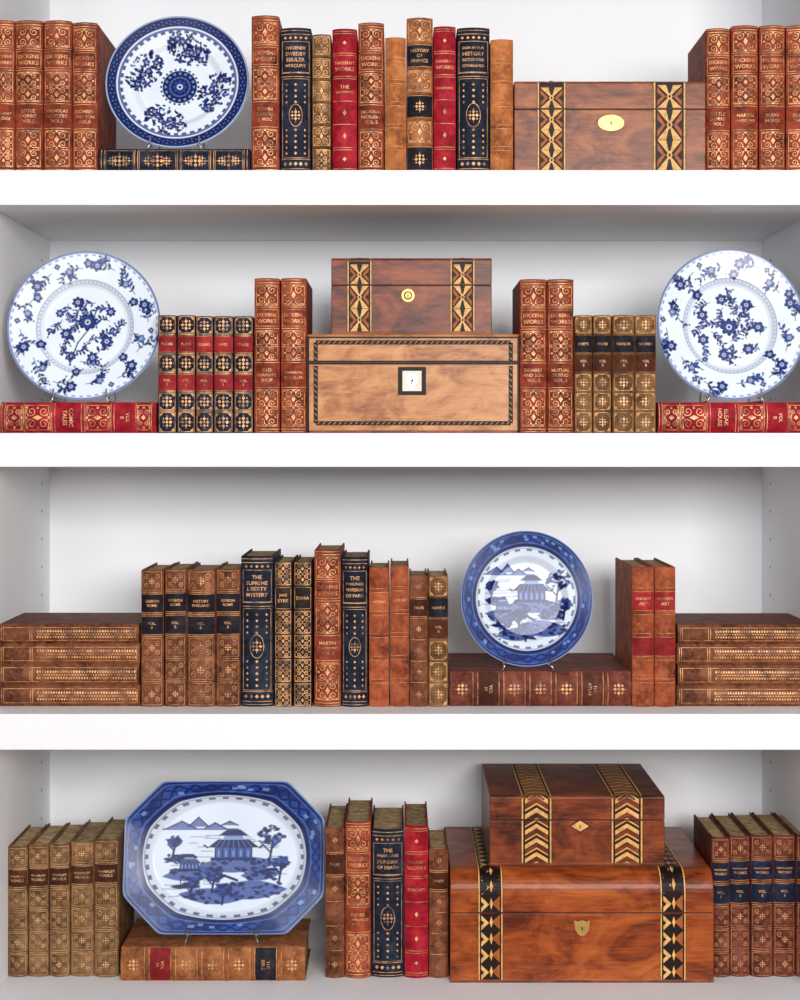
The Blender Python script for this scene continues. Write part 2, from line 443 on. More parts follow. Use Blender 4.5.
# ------------------------------------------------------------------ books data
F1=1.013;F2=1.013;F3=1.026;F4=1.051;F4b=1.041
LD=['LITTLE','DORRIT','VOL.I'];NN=['NICHOLAS','NICKLEBY','VOL.I'];DS=['DOMBEY','AND SON','VOL.II']
book_row('row_of_leather_books',SZ[0],F1,[(-7,14,20,'dickens',['BARNABY','RUDGE'],0),(14,42,20,'dickens',LD,0),(42.5,71,20,'dickens',NN,0),(71.5,97,22,'dickens',DS,0)])
zA=book_flat('flat_leather_book',98,250,SZ[0],F1,[(25.5,'flatnavy',['A'],0,0)],.15)
book_row('row_of_leather_books',SZ[0],F1,[(251,279,15,'dickens',['EDWIN','DROOD','& MISC']),(280,311,27,'navy',['PHOENIX','SWEDBY','EBULER','MERCURY']),
 (312,331,34,'goldfull'),(332,357,28,'crimson',['THE','VIRGINIANS']),(358,384,22,'dickens',['NICHOLAS','NICKLEBY','VOL. 2']),(385,406,37,'orange',['TALES']),
 (406.5,433,17,'tanlabel',['HISTORY','OF','FRANCE']),(433.5,456,26,'crimson',['PENDENNIS']),(457,490,27,'navy',['DON IN OUR','HISTORY','BACKGROUND','ESTABLISHED']),(490.5,513.5,39,'orange',['X'])])
book_row('row_of_leather_books',SZ[0],F1,[(706.5,731,28,'dickens',LD,0),(732,759,25,'dickens',['MARTIN','CHUZZLEWIT'],0),(760,786,25,'dickens',['BLEAK','HOUSE'],0),(787,814,25,'dickens',['OLIVER','TWIST'],0)],maxd=.185)
# shelf 2
zB=book_flat('flat_leather_book',0,156,SZ[1],F2,[(31,'flatcrim',['COMIC','TALES'],0,0)],.15)
book_row('row_of_small_leather_books',SZ[1],F2,[(157.5,176,315,'patch',['POEMS']),(176.5,195,315,'patch',['PLAYS']),(195.5,213,316,'patch',['ESSAYS']),(213.5,233,316,'patch',['LIVES']),(233.5,253,316,'patch',['TALES'])],.8)
book_row('pair_of_leather_books',SZ[1],F2,[(254,279.5,278,'dickens',['OLD','CURIOSITY','SHOP'],0),(280.5,306.5,278,'dickens',['COMMERCIAL','TRAVELLER'],0)])
book_row('pair_of_leather_books',SZ[1],F2,[(520,547,279,'dickens',['DOMBEY','AND SON','VOL. I'],0),(547.5,574,279,'dickens',['MUTUAL','FRIEND','VOL. 2'],0)])
book_row('row_of_small_leather_books',SZ[1],F2,[(575,593,315,'tanset',['POETS']),(593.5,612,315,'tanset',['PROSE']),(613,635,315,'tanset',['TAYLOR']),(635.5,657,315,'tanset',['WORKS'])],.8)
zD=book_flat('flat_leather_book',658,808,SZ[1],F2,[(31,'flatcrim',['BLEAK','HOUSE'],0,0)],.15)
# shelf 3
book_flat('stack_of_leather_books',-2,139.5,SZ[2],F3,[(21.5,'keyset',['A'],0,0),(21.2,'keyset',['A'],0,-1),(20.5,'keyset',['A'],0,0),(19.5,'keyset',['A'],0,-1)],.16)
GH=['GIBBON','ROME']
book_row('row_of_leather_books',SZ[2],F3,[(140.5,163,570,'labelset',GH),(164,186,569,'labelset',GH),(186.5,215,570,'labelset',['HISTORY','ENGLAND']),(215.5,240,569,'labelset',GH),
 (240.5,273,556,'navy',['THE','SUPREME','LIBERTY','MYSTERY']),(274,292,562,'blackgold',['JANE','EYRE']),(293,312,562,'blackgold',['EMMA']),(314,341,550,'dickens',['MARTIN','CHUZZLEWIT','VOL. I']),
 (341.5,368,557,'navy',['THE','POISONED','PROFESSORS','DE PARIS']),(369,389,568,'redtan',['WORKS']),(390,409,566,'redtan',['LIFE OF']),(409.5,428,576,'brown2',['TALES']),(428.5,448.5,576,'tanset',['NOVELS'])])
zE=book_flat('large_flat_leather_book',449.5,632,SZ[2],F3,[(35,'flatbig',['THE','ATLAS'],0,0)],.21)
book_row('pair_of_leather_books',SZ[2],F3,[(632.5,654.5,567,'redlabel',['ANCIENT','ART'],0),(655,676,567,'redlabel',['MODERN','ART'],0)],.95,.2)
book_flat('stack_of_leather_books',677,816,SZ[2],F3,[(21,'keyset',['A'],0,0),(21,'keyset',['A'],1,0),(20.5,'keyset',['A'],0,0),(19.5,'keyset',['A'],1,0)],.16)
# shelf 4
WS=['WAVERLEY','NOVELS']
book_row('row_of_leather_books',SZ[3],F4,[(7,27,847,'olive',WS),(27.5,48,846,'olive',WS),(48.5,69,845,'olive',WS),(69.5,93,843,'olive',WS),(93.5,118,840,'olive',WS,0)])
zP=book_flat('flat_leather_book',120,305,SZ[3],F4b,[(34,'flattan',['THE','BIBLE'],0,0)],.15)
book_row('row_of_leather_books',SZ[3],F4b+.008,[(325,344.5,828,'brown2',['TALES']),(345,371,822,'dickens',['DAVID','COPPERFIELD','VOL. I'],0),(371.5,404,830,'navy',['THE','MAJOR CASES','DUNKIRK','OF DEATH']),(404.5,428.5,826,'crimson',['ESMOND']),(429,448.5,850,'brown2',['DIARY'])])
HW=['HAWTHORNE',"WORKS"]
book_row('row_of_leather_books',SZ[3],F4,[(712,730,838,'labelset2',HW,0),(730.5,751,837,'labelset2',HW),(751.5,773.5,836,'labelset2',HW),(774,796.5,836,'labelset2',HW),(797,818,836,'labelset2',HW)],maxd=.185)
# ------------------------------------------------------------------ marquetry boxes
def inlay(mb,pos,u0,u1,v0,v1,style):
    W=u1-u0
    def q(a,b,c,d,e,mat):
        n=max(1,int((d-c)/.006));vs=[];fs=[]
        for i in range(n+1):
            v=c+(d-c)*i/n;vs+= [pos(a,v,e),pos(b,v,e)]
        for i in range(n):fs.append((2*i,2*i+1,2*i+3,2*i+2))
        mb.add(vs,fs,mat)
    def pl(pts,e,mat): mb.add([pos(a,b,e) for a,b in pts],[tuple(range(len(pts)))],mat)
    q(u0,u1,v0,v1,.0003,'inlay_dark')
    t=W*.05
    for a in(u0+W*.02,u1-t-W*.02):q(a,a+t,v0,v1,.0005,'inlay_cream')
    i0=u0+W*.13;i1=u1-W*.13;w=i1-i0;cx=(i0+i1)/2
    if style=='kite':
        n=max(1,round((v1-v0)/(w*1.0)));ch=(v1-v0)/n
        for k in range(n):
            c=v0+ch*(k+.5);h=ch/2
            for sx in(-1,1):
                pl([(cx+sx*w*.5,c-h*.8),(cx+sx*w*.5,c+h*.8),(cx+sx*w*.16,c)],.0005,'inlay_tan')
                pl([(cx+sx*w*.5,c-h*.35),(cx+sx*w*.5,c+h*.35),(cx+sx*w*.3,c)],.0007,'inlay_dark')
                for sy in(-1,1):
                    pl([(cx,c),(cx+sx*w*.14,c+sy*h*.98),(cx+sx*w*.5,c+sy*h*.98)],.0008,'inlay_cream')
            pl([(cx-w*.13,c),(cx,c-h*.3),(cx+w*.13,c),(cx,c+h*.3)],.0010,'inlay_cream')
            pl([(cx-w*.06,c),(cx,c-h*.15),(cx+w*.06,c),(cx,c+h*.15)],.0012,'inlay_dark')
    elif style=='chevron':
        # bold stacked zigzag: cream / walnut / dark parallel V stripes
        q(i0,i1,v0,v1,.0004,'walnut_dark')
        ph=w*.66;n=max(1,round((v1-v0)/ph));ph=(v1-v0)/n;am=w*.30
        for k in range(-1,n+1):
            for off,th2,mat,e in((0,.30,'inlay_cream',.0006),(.30,.14,'inlay_dark',.0006),(.52,.10,'inlay_cream',.0006)):
                b=v0+ph*(k+off);t2=ph*th2
                for xa,xb in((i0,cx-w*.0),(cx,i1)):
                    m=5
                    for j in range(m):
                        a0=xa+(xb-xa)*j/m;a1=xa+(xb-xa)*(j+1)/m
                        f0=abs(a0-cx)/(w/2);f1=abs(a1-cx)/(w/2)
                        y0=b+am*(1-f0);y1=b+am*(1-f1)
                        pts=[(a0,y0),(a1,y1),(a1,y1+t2),(a0,y0+t2)]
                        pts=[(p,min(v1,max(v0,r))) for p,r in pts]
                        if max(r for _,r in pts)-min(r for _,r in pts)>.0002 and not all(abs(r-v0)<1e-6 or abs(r-v1)<1e-6 for _,r in pts):
                            pl(pts,e,mat)
    elif style=='zigzag':
        ph=w*.95;n=max(1,round((v1-v0)/ph));ph=(v1-v0)/n
        for k in range(n):
            b=v0+ph*k
            pl([(i0,b),(i0,b+ph*.9),(i0+w*.42,b+ph*.45)],.0006,'inlay_cream')
            pl([(i0,b+ph*.28),(i0,b+ph*.62),(i0+w*.16,b+ph*.45)],.0008,'inlay_dark')
            pl([(i1,b+ph*.05),(i1,b+ph*.95),(i1-w*.42,b+ph*.5)],.0006,'inlay_tan')
            pl([(cx-w*.05,b+ph*.5),(cx+w*.04,b+ph*.15),(cx+w*.13,b+ph*.5),(cx+w*.04,b+ph*.85)],.0009,'inlay_cream')
def prism(mb,poly,y0,y1,mat):
    n=len(poly);vs=[(x,y0,z) for x,z in poly]+[(x,y1,z) for x,z in poly]
    fs=[tuple(range(n)),tuple(range(n,2*n))[::-1]]+[(i,(i+1)%n,n+(i+1)%n,n+i) for i in range(n)]
    mb.add(vs,fs,mat)
def lidprofile(r,yd,z0,z1,d,n=8):
    p=[(d,z0)]
    for i in range(n+1):
        a=i/n*math.pi/2;p.append((d+r-r*math.cos(a),z1-r+r*math.sin(a)))
    rb=min(r,.006)
    for i in range(n+1):
        a=i/n*math.pi/2;p.append((yd-rb+rb*math.sin(a),z1-rb+rb*math.cos(a)))
    p.append((yd,z0));return p
def marq_box(name,x0,x1,top,seam,basez,f,depth,mat,bands,style,esc,r=.004,topbands=True,border=False):
    d=Fd(f);a=X(x0,f)+.0004;c=X(x1,f)-.0004;z1=Z(top,f);zs=Z(seam,f);yd=d+depth
    mb=MB(name,((a+c)/2,d+depth/2,basez))
    v,fc=bev_box(a,c,d,yd,basez,zs-.0008,.0012);mb.add(v,fc,mat)
    v,fc=box_geo(a+.0015,c-.0015,d+.0015,yd-.0015,zs-.001,zs+.001);mb.add(v,fc,'inlay_dark')
    v,fc=bev_box(a-.0003,c+.0003,d-.0003,yd,basez,basez+.004,.0008);mb.add(v,fc,'walnut_dark')
    pr=lidprofile(r,yd,zs+.0008,z1,d);n=len(pr);e=.0012
    vs=[(a,y+(e if y<d+depth/2 else -e),z-(e if z>zs+.002 else 0)) for y,z in pr]+[(a+e,y,z) for y,z in pr]+[(c-e,y,z) for y,z in pr]+[(c,y+(e if y<d+depth/2 else -e),z-(e if z>zs+.002 else 0)) for y,z in pr]
    fs=[tuple(range(n))[::-1],tuple(range(3*n,4*n))]
    for q in range(3):
        for i in range(n):j=(i+1)%n;fs.append((q*n+i,q*n+j,(q+1)*n+j,(q+1)*n+i))
    mb.add(vs,fs,mat)
    def lidpos(u,v,ee):
        h1=z1-r-(zs+.0008)
        if v<h1:return(u,d-ee,zs+.0008+v)
        v-=h1;L=r*math.pi/2
        if v<L:
            t=v/r;return(u,d+r-(r+ee)*math.cos(t),z1-r+(r+ee)*math.sin(t))
        return(u,d+r+(v-L),z1+ee)
    tot=(z1-r-zs-.0008)+r*math.pi/2+(depth-r-.008)
    for b0,b1 in bands:
        p=X(b0,f);q=X(b1,f)
        inlay(mb,lambda u,v,e:(u,d-e,v),p,q,basez+.0045,zs-.001,style)
        inlay(mb,lidpos,p,q,.0005,tot if topbands else (z1-r-zs-.001),style)
    if border:
        L0=a+.012;L1=c-.012;B0=basez+.014;B1=zs-.004
        def rope(p0,p1,wd):
            dx=p1[0]-p0[0];dz=p1[1]-p0[1];L=math.hypot(dx,dz);ux,uz=dx/L,dz/L;nx,nz=-uz,ux
            mb.add([(p0[0]+nx*wd/2,d-.0003,p0[1]+nz*wd/2),(p0[0]-nx*wd/2,d-.0003,p0[1]-nz*wd/2),(p1[0]-nx*wd/2,d-.0003,p1[1]-nz*wd/2),(p1[0]+nx*wd/2,d-.0003,p1[1]+nz*wd/2)],[(0,1,2,3)],'inlay_dark')
            m=int(L/.0075)
            for i in range(m):
                t=L*(i+.5)/m;qx=p0[0]+ux*t;qz=p0[1]+uz*t;g=.0027;k=wd*.45
                mb.add([(qx-ux*g-nx*k,d-.0006,qz-uz*g-nz*k),(qx-nx*k*.2,d-.0006,qz-nz*k*.2),(qx+ux*g+nx*k,d-.0006,qz+uz*g+nz*k),(qx+nx*k*.2,d-.0006,qz+nz*k*.2)],[(0,1,2,3)],'inlay_cream')
        wd=.006
        rope((L0,B0),(L1,B0),wd);rope((L0,B0),(L0,B1),wd);rope((L1,B0),(L1,B1),wd)
        T1=z1-.012
        rope((L0,T1),(L1,T1),wd);rope((L0,zs+.002),(L0,T1),wd);rope((L1,zs+.002),(L1,T1),wd)
        for xx in(a,c-.0028):
            mb.add([(xx,d-.0003,basez),(xx+.0028,d-.0003,basez),(xx+.0028,d-.0003,z1-.003),(xx,d-.0003,z1-.003)],[(0,1,2,3)],'inlay_dark')
        for zz in(z1-.006,zs-.0022,zs+.001):
            mb.add([(a,d-.00035,zz),(c,d-.00035,zz),(c,d-.00035,zz+.0024),(a,d-.00035,zz+.0024)],[(0,1,2,3)],'inlay_dark')
    k,ex,ey,rx,ry=esc;cx=X(ex,f);cz=Z(ey,f);rx*=S*f;ry*=S*f
    if k in('oval','round'):
        em='brass';prism(mb,[(cx+rx*math.cos(t*.2618),cz+ry*math.sin(t*.2618)) for t in range(24)],d-.0012,d,em)
        if k=='round':prism(mb,[(cx+rx*.66*math.cos(t*.5236),cz+ry*.66*math.sin(t*.5236)) for t in range(12)],d-.0016,d,'inlay_dark');prism(mb,[(cx+rx*.45*math.cos(t*.5236),cz+ry*.45*math.sin(t*.5236)) for t in range(12)],d-.0019,d,'brass')
    elif k=='diamond':
        prism(mb,[(cx-rx*1.2,cz),(cx,cz-ry*1.25),(cx+rx*1.2,cz),(cx,cz+ry*1.25)],d-.0006,d,'inlay_dark')
        prism(mb,[(cx-rx,cz),(cx,cz-ry),(cx+rx,cz),(cx,cz+ry)],d-.001,d,'inlay_cream')
    elif k=='shield':prism(mb,[(cx-rx,cz+ry),(cx-rx*.5,cz+ry*.8),(cx,cz+ry),(cx+rx*.5,cz+ry*.8),(cx+rx,cz+ry),(cx+rx*.85,cz-ry*.2),(cx+rx*.45,cz-ry*.8),(cx,cz-ry),(cx-rx*.45,cz-ry*.8),(cx-rx*.85,cz-ry*.2)],d-.0012,d,'brass')
    elif k=='square':
        prism(mb,[(cx-rx,cz-ry),(cx+rx,cz-ry),(cx+rx,cz+ry),(cx-rx,cz+ry)],d-.0008,d,'inlay_dark')
        prism(mb,[(cx-rx*.68,cz-ry*.72),(cx+rx*.68,cz-ry*.72),(cx+rx*.68,cz+ry*.72),(cx-rx*.68,cz+ry*.72)],d-.0014,d,'bone')
        prism(mb,[(cx+rx*.42*math.cos(t*.5236),cz+.1*ry+ry*.42*math.sin(t*.5236)) for t in range(12)],d-.003,d,'steel_wire')
        prism(mb,[(cx-rx*.16,cz-ry*.55),(cx+rx*.16,cz-ry*.55),(cx+rx*.16,cz-ry*.1),(cx-rx*.16,cz-ry*.1)],d-.0029,d,'steel_wire')
    kr=.0012 if k!='square' else .0018;yy=d-.0022 if k!='square' else d-.0033
    mb.add([(cx+kr*math.cos(t*.628),yy,cz+.0008+kr*math.sin(t*.628)) for t in range(10)],[tuple(range(10))],'keyhole_black')
    mb.add([(cx-kr*.5,yy-.0001,cz),(cx+kr*.5,yy-.0001,cz),(cx+kr*.8,yy-.0001,cz-kr*2.4),(cx-kr*.8,yy-.0001,cz-kr*2.4)],[(0,1,2,3)],'keyhole_black')
    return z1
marq_box('marquetry_box',514,706,81,109,SZ[0],F1,.2,'walnut',[(537,566),(653,686)],'kite',('oval',611,123,13,8))
zb=marq_box('inlaid_satinwood_box',307,519.5,334,363,SZ[1],F2,.2,'satinwood',[],'kite',('square',412,381,14,14),border=True)
F2c=F2+.006
marq_box('marquetry_box',331,492,258,285,zb,F2c,.16,'walnut_dark',[(347,372),(450,475)],'kite',('round',408,295.5,6.5,6.5))
zf=marq_box('large_marquetry_box',450,714,872,913,SZ[3],F4b,.285,'rosewood',[(478,503),(660,686)],'zigzag',('shield',582,928,8,8),r=.03)
F4c=1+ (Fd(F4b)+.034)/D
marq_box('marquetry_box',489.5,665,796,820,zf,F4c,.246,'walnut_dark',[(521,552),(611,643)],'chevron',('diamond',580,826,9,5.5))
# ------------------------------------------------------------------ plates
DARK=np.array(lin((8,24,84))[:3]);MID=np.array(lin((32,64,140))[:3]);LITE=np.array(lin((112,144,196))[:3]);WHITE=np.array(lin((214,223,234))[:3])
class Ink:
    def __init__(s,x,y,t,rng,aa=.014):
        s.x=x;s.y=y;s.t=t;s.aa=aa;s.rng=rng;s.c=np.tile(WHITE,(len(x),1))
    def over(s,mask,col,al=1):
        m=(np.clip(mask,0,1)*al)[:,None];s.c=s.c*(1-m)+col*m
    def m(s,sd):return np.clip(.5-sd/s.aa,0,1)
    def disc(s,cx,cy,r,col=DARK,al=1):s.over(s.m(np.hypot(s.x-cx,s.y-cy)-r),col,al)
    def ring(s,t0,t1,col=DARK,al=1):s.over(s.m(np.abs(s.t-(t0+t1)/2)-(t1-t0)/2),col,al)
    def leaf(s,cx,cy,L,W,a,col=DARK,al=1):
        dx=s.x-cx;dy=s.y-cy;u=dx*math.cos(a)+dy*math.sin(a);v=-dx*math.sin(a)+dy*math.cos(a)
        uu=np.clip(u/L,-1,1);s.over(s.m(np.where(np.abs(u)<L,np.abs(v)-W*(1-uu**2),1)),col,al)
    def seg(s,p,q,w,col=DARK,al=1):
        px,py=p;qx,qy=q;dx=qx-px;dy=qy-py;L=dx*dx+dy*dy+1e-9
        t=np.clip(((s.x-px)*dx+(s.y-py)*dy)/L,0,1);s.over(s.m(np.hypot(s.x-px-t*dx,s.y-py-t*dy)-w),col,al)
    def line(s,pts,w,col=DARK,al=1):
        for a,b in zip(pts[:-1],pts[1:]):s.seg(a,b,w,col,al)
    def tri(s,pts,col=DARK,al=1):
        n=len(pts);area=sum(pts[i][0]*pts[(i+1)%n][1]-pts[(i+1)%n][0]*pts[i][1] for i in range(n));sg=1 if area>0 else -1
        sd=np.full(len(s.x),-9.)
        for i in range(n):
            a=pts[i];b=pts[(i+1)%n];dx=b[0]-a[0];dy=b[1]-a[1];l=math.hypot(dx,dy)+1e-9
            sd=np.maximum(sd,-sg*(dx*(s.y-a[1])-dy*(s.x-a[0]))/l)
        s.over(s.m(sd),col,al)
    def flower(s,cx,cy,r,n=5,rot=0,fill=MID):
        dx=s.x-cx;dy=s.y-cy;rr=np.hypot(dx,dy);th=np.arctan2(dy,dx)
        sh=r*(.7+.3*np.abs(np.cos(n*(th-rot)/2)))
        s.over(s.m(rr-sh),DARK);s.over(s.m(rr-sh*.74),fill,.75)
        s.over(s.m(rr-sh*.74)*(np.abs(np.cos(n*(th-rot)/2))<.3),DARK,.8)
        s.over(s.m(rr-r*.3),WHITE,.8);s.over(s.m(rr-r*.16),DARK)
    def spray(s,cx,cy,a,sc,fl=True):
        R=s.rng;pts=[];x,y=cx,cy;aa=a;cur=R.uniform(-.4,.4)
        for i in range(7):
            pts.append((x,y));x+=math.cos(aa)*sc*.17;y+=math.sin(aa)*sc*.17;aa+=cur
        s.line(pts,.005,DARK,.95)
        for i,(px,py) in enumerate(pts[1:]):
            for sd in(-1,1):
                if R.random()<.85:
                    la=a+sd*R.uniform(.5,1.2)+cur*i;L=R.uniform(.024,.042)
                    s.leaf(px+math.cos(la)*L,py+math.sin(la)*L,L,L*.45,la,DARK if R.random()<.6 else MID)
                    if R.random()<.3:
                        s.disc(px+math.cos(la)*L*2.5,py+math.sin(la)*L*2.5,.012)
        if fl:s.flower(pts[-1][0],pts[-1][1],min(.075,sc*.18),5,R.random()*6)
    def tree(s,cx,cy,h,sp):
        R=s.rng;s.seg((cx,cy),(cx+h*.1,cy+h*.6),.016);s.seg((cx+h*.05,cy+h*.3),(cx-h*.25,cy+h*.6),.011);s.seg((cx+h*.07,cy+h*.4),(cx+h*.35,cy+h*.7),.011)
        for i in range(34):
            a=R.uniform(0,6.28);q=R.random()**.5*sp
            s.leaf(cx+h*.08+q*math.cos(a),cy+h*.75+q*.75*math.sin(a),R.uniform(.03,.06),R.uniform(.014,.028),R.uniform(-.8,.8),DARK if R.random()<.65 else MID,.95)
    def house(s,cx,cy,w,h):
        s.tri([(cx-w*.42,cy),(cx+w*.42,cy),(cx+w*.42,cy+h*.5),(cx-w*.42,cy+h*.5)],MID,.95)
        for i in range(6):
            x=cx-w*.42+w*.84*i/5;s.seg((x,cy),(x,cy+h*.5),.01)
        for i in range(5):
            x=cx-w*.34+w*.68*i/4;s.seg((x,cy+h*.1),(x,cy+h*.3),.012,LITE,.8)
        s.tri([(cx-w*.6,cy+h*.45),(cx+w*.6,cy+h*.45),(cx+w*.36,cy+h*.8),(cx-w*.36,cy+h*.8)],DARK)
        s.tri([(cx-w*.25,cy+h*.8),(cx+w*.25,cy+h*.8),(cx+w*.2,cy+h*.98),(cx-w*.2,cy+h*.98)],LITE)
        s.tri([(cx-w*.36,cy+h*.95),(cx+w*.36,cy+h*.95),(cx+w*.15,cy+h*1.22),(cx-w*.15,cy+h*1.22)],DARK)
        for i in range(7):
            x=cx-w*.42+w*.84*i/6;s.seg((x,cy+h*.48),(cx+(x-cx)*.7,cy+h*.76),.004,LITE,.6)
        s.line([(cx-w*.6,cy+h*.45),(cx-w*.68,cy+h*.55)],.012);s.line([(cx+w*.6,cy+h*.45),(cx+w*.68,cy+h*.55)],.012)
        s.seg((cx-w*.5,cy-.01),(cx+w*.5,cy-.01),.018)
    def landscape(s,kx,sc):
        R=s.rng
        s.ring(-.1,.76,LITE,.12)
        for cx,cy,w,h in((-.42,.36,.14,.09),(-.26,.38,.1,.12),(-.1,.36,.1,.07),(.04,.4,.08,.05)):
            s.tri([((cx-w)*kx,cy*sc),((cx+w)*kx,cy*sc),(cx*kx,(cy+h)*sc)],MID,.85);s.line([((cx-w)*kx,cy*sc),(cx*kx,(cy+h)*sc),((cx+w)*kx,cy*sc)],.009)
        s.seg((-.6*kx,.35*sc),(.12*kx,.35*sc),.01,MID)
        for i in range(60):
            x=R.uniform(-.55,.5)*kx;y=R.uniform(-.55,.28)*sc;l=R.uniform(.04,.15)
            s.seg((x-l,y),(x+l,y),.005,MID,.75)
        for cx,cy,a,b2 in((-.3,-.22,.3,.09),(.12,-.1,.42,.1),(.25,-.42,.35,.12),(-.12,-.5,.32,.1),(-.42,-.02,.16,.05),(.35,-.22,.2,.08)):
            s.leaf(cx*kx,cy*sc,a*kx,b2*sc,R.uniform(-.1,.1),MID,.9)
            for i in range(24):
                x=cx*kx+R.uniform(-1,1)*a*kx*.85;y=cy*sc+R.uniform(-.8,.8)*b2*sc
                s.leaf(x,y,R.uniform(.02,.06),R.uniform(.012,.026),R.uniform(-.5,.5),DARK,.95)
        s.house(.08*kx,-.02*sc,.46*kx**.7,.3*sc);s.house(-.34*kx,-.16*sc,.2*kx,.16*sc)
        s.tree(.42*kx,-.1*sc,.5*sc,.17);s.tree(.52*kx,-.3*sc,.3*sc,.1);s.tree(-.12*kx,-.45*sc,.3*sc,.12);s.tree(-.5*kx,0*sc,.26*sc,.08);s.tree(-.02*kx,-.6*sc,.25*sc,.1);s.tree(-.33*kx,-.52*sc,.25*sc,.1)
        s.line([(-.1*kx,-.3*sc),(.0*kx,-.24*sc),(.12*kx,-.3*sc)],.018)
        s.leaf(-.42*kx,-.38*sc,.1*kx,.03,0,DARK);s.seg((-.42*kx,-.38*sc),(-.42*kx,-.25*sc),.008)
    def canton_border(s,th,nth):
        R=s.rng
        s.ring(.785,1.02,MID)
        lat=np.maximum(np.cos(th*nth+s.t*60),np.cos(th*nth-s.t*60))
        s.over((lat>.65)*s.m(np.abs(s.t-.89)-.075),DARK,.9)
        s.over(np.clip((np.sin(th*9+2*np.sin(s.t*20))-.1)*3,0,1)*s.m(np.abs(s.t-.89)-.085),DARK,.7)
        for i in range(26):
            a=R.random()*6.283;q=R.uniform(.85,.93)
            m=(np.abs(np.angle(np.exp(1j*(th-a))))<.03)*(np.abs(s.t-q)<.018);s.over(m,LITE,.7)
        s.ring(.955,.962,LITE,.5);s.ring(.968,.988,DARK);s.ring(.992,1.03,LITE,.9)
        s.ring(.825,.832,LITE,.6);s.ring(.768,.815,DARK)
        s.ring(.745,.754,DARK,.8)
        s.over((np.cos(th*nth*.9)>.1)*s.m(np.abs(s.t-.727)-.016),DARK,.8)
def paint(kind,x,y,t,th):
    rng=random.Random({'A':1,'B':5,'D':11,'E':3,'P':4}[kind]);k=Ink(x,y,t,rng)
    if kind=='A':
        k.ring(.855,.985,DARK)
        k.over((np.cos(th*50)*np.cos(t*130)>.5)*k.m(np.abs(t-.92)-.04),LITE,.4)
        k.ring(.99,1.02,LITE)
        k.ring(.80,.835,MID,.9)
        k.over((np.cos(th*44)>-.2)*k.m(np.abs(t-.785)-.02),DARK,.9)
        for cx,cy in((-.48,.2),(.14,.53),(.52,-.12),(-.17,-.54)):
            a0=math.atan2(cy,cx)+1.35
            for i in range(120):
                q=rng.uniform(-1,1)*.31;w=rng.uniform(-1,1)*.21*(1-(q/.33)**2)**.5
                px=cx+q*math.cos(a0)-w*math.sin(a0);py=cy+q*math.sin(a0)+w*math.cos(a0)
                L=rng.uniform(.022,.045);k.leaf(px,py,L,L*.5,rng.uniform(0,3.1),DARK if rng.random()<.8 else MID)
            for i in range(6):
                q=(i-2.5)*.085;w=rng.uniform(-.08,.08)
                k.flower(cx+q*math.cos(a0)-w*math.sin(a0),cy+q*math.sin(a0)+w*math.cos(a0),.055,5,rng.random()*6)
        cx,cy=.02,-.02;rr=np.hypot(x-cx,y-cy);ta=np.arctan2(y-cy,x-cx)
        k.over(k.m(rr-.25),DARK);k.over(k.m(np.abs(rr-.205)-.015)*(np.cos(ta*16)>.1),LITE,.8)
        k.over(k.m(np.abs(rr-.27)-.014)*(np.cos(ta*24)>0),DARK)
        k.over(k.m(rr-.15),LITE,.5);k.flower(cx,cy,.14,8)
        for i in range(8):k.disc(cx+.115*math.cos(i*.785+.4),cy+.115*math.sin(i*.785+.4),.024)
    elif kind in 'BD':
        k.ring(.975,1.03,MID,.8);k.ring(.63,.638,MID,.8);k.ring(.59,.595,MID,.6)
        k.over((np.cos(th*70)>0)*k.m(np.abs(t-.613)-.008),MID,.5)
        k.over((np.cos(th*60)>.2)*k.m(np.abs(t-.955)-.01),MID,.7)
        n=12
        for i in range(n):
            a=i*2*math.pi/n+.3
            q=.78 if i%2 else .84
            k.spray(q*math.cos(a-.24),q*math.sin(a-.24),a+math.pi/2-.2+rng.uniform(-.25,.25),.36,i%2==0)
            k.spray(.82*math.cos(a),.82*math.sin(a),a+math.pi*(i%2)+rng.uniform(-.5,.5),.12,False)
            if i%2==0:k.flower(.83*math.cos(a+.05),.83*math.sin(a+.05),.08,6,a,MID)
            else:
                k.flower(.77*math.cos(a),.77*math.sin(a),.055,5,a,LITE)
                k.flower(.88*math.cos(a+.15),.88*math.sin(a+.15),.04,4,a,MID)
        for i in range(17):
            a=i*2.4;q=.46*((i+.5)/17)**.5
            k.spray(q*math.cos(a),q*math.sin(a)-.02,a+rng.uniform(1.2,2.4),.22,i%3==0)
        if kind=='B':
            for cx,cy,r in((.02,.08,.12),(-.26,-.08,.08),(.28,-.18,.09),(.1,-.4,.08),(-.12,.35,.08),(.32,.22,.07),(-.35,.2,.06),(-.17,-.38,.06)):k.flower(cx,cy,r,7,cx*9)
            k.line([(-.2,-.5),(-.1,-.2),(.05,0),(.15,.3)],.009)
        else:
            for i in range(7):
                a=i*.9;k.flower(.38*math.cos(a),.38*math.sin(a),.08,6,a)
            k.flower(0,0,.12,8)
    elif kind=='E':
        k.landscape(1.04,1.04);k.canton_border(th,28)
    elif kind=='P':
        k.landscape(1.42,1.04);k.canton_border(th,40)
    g=1+.03*np.sin(x*7+1)*np.cos(y*6);k.c=np.clip(k.c*g[:,None],0,1)
    return k.c
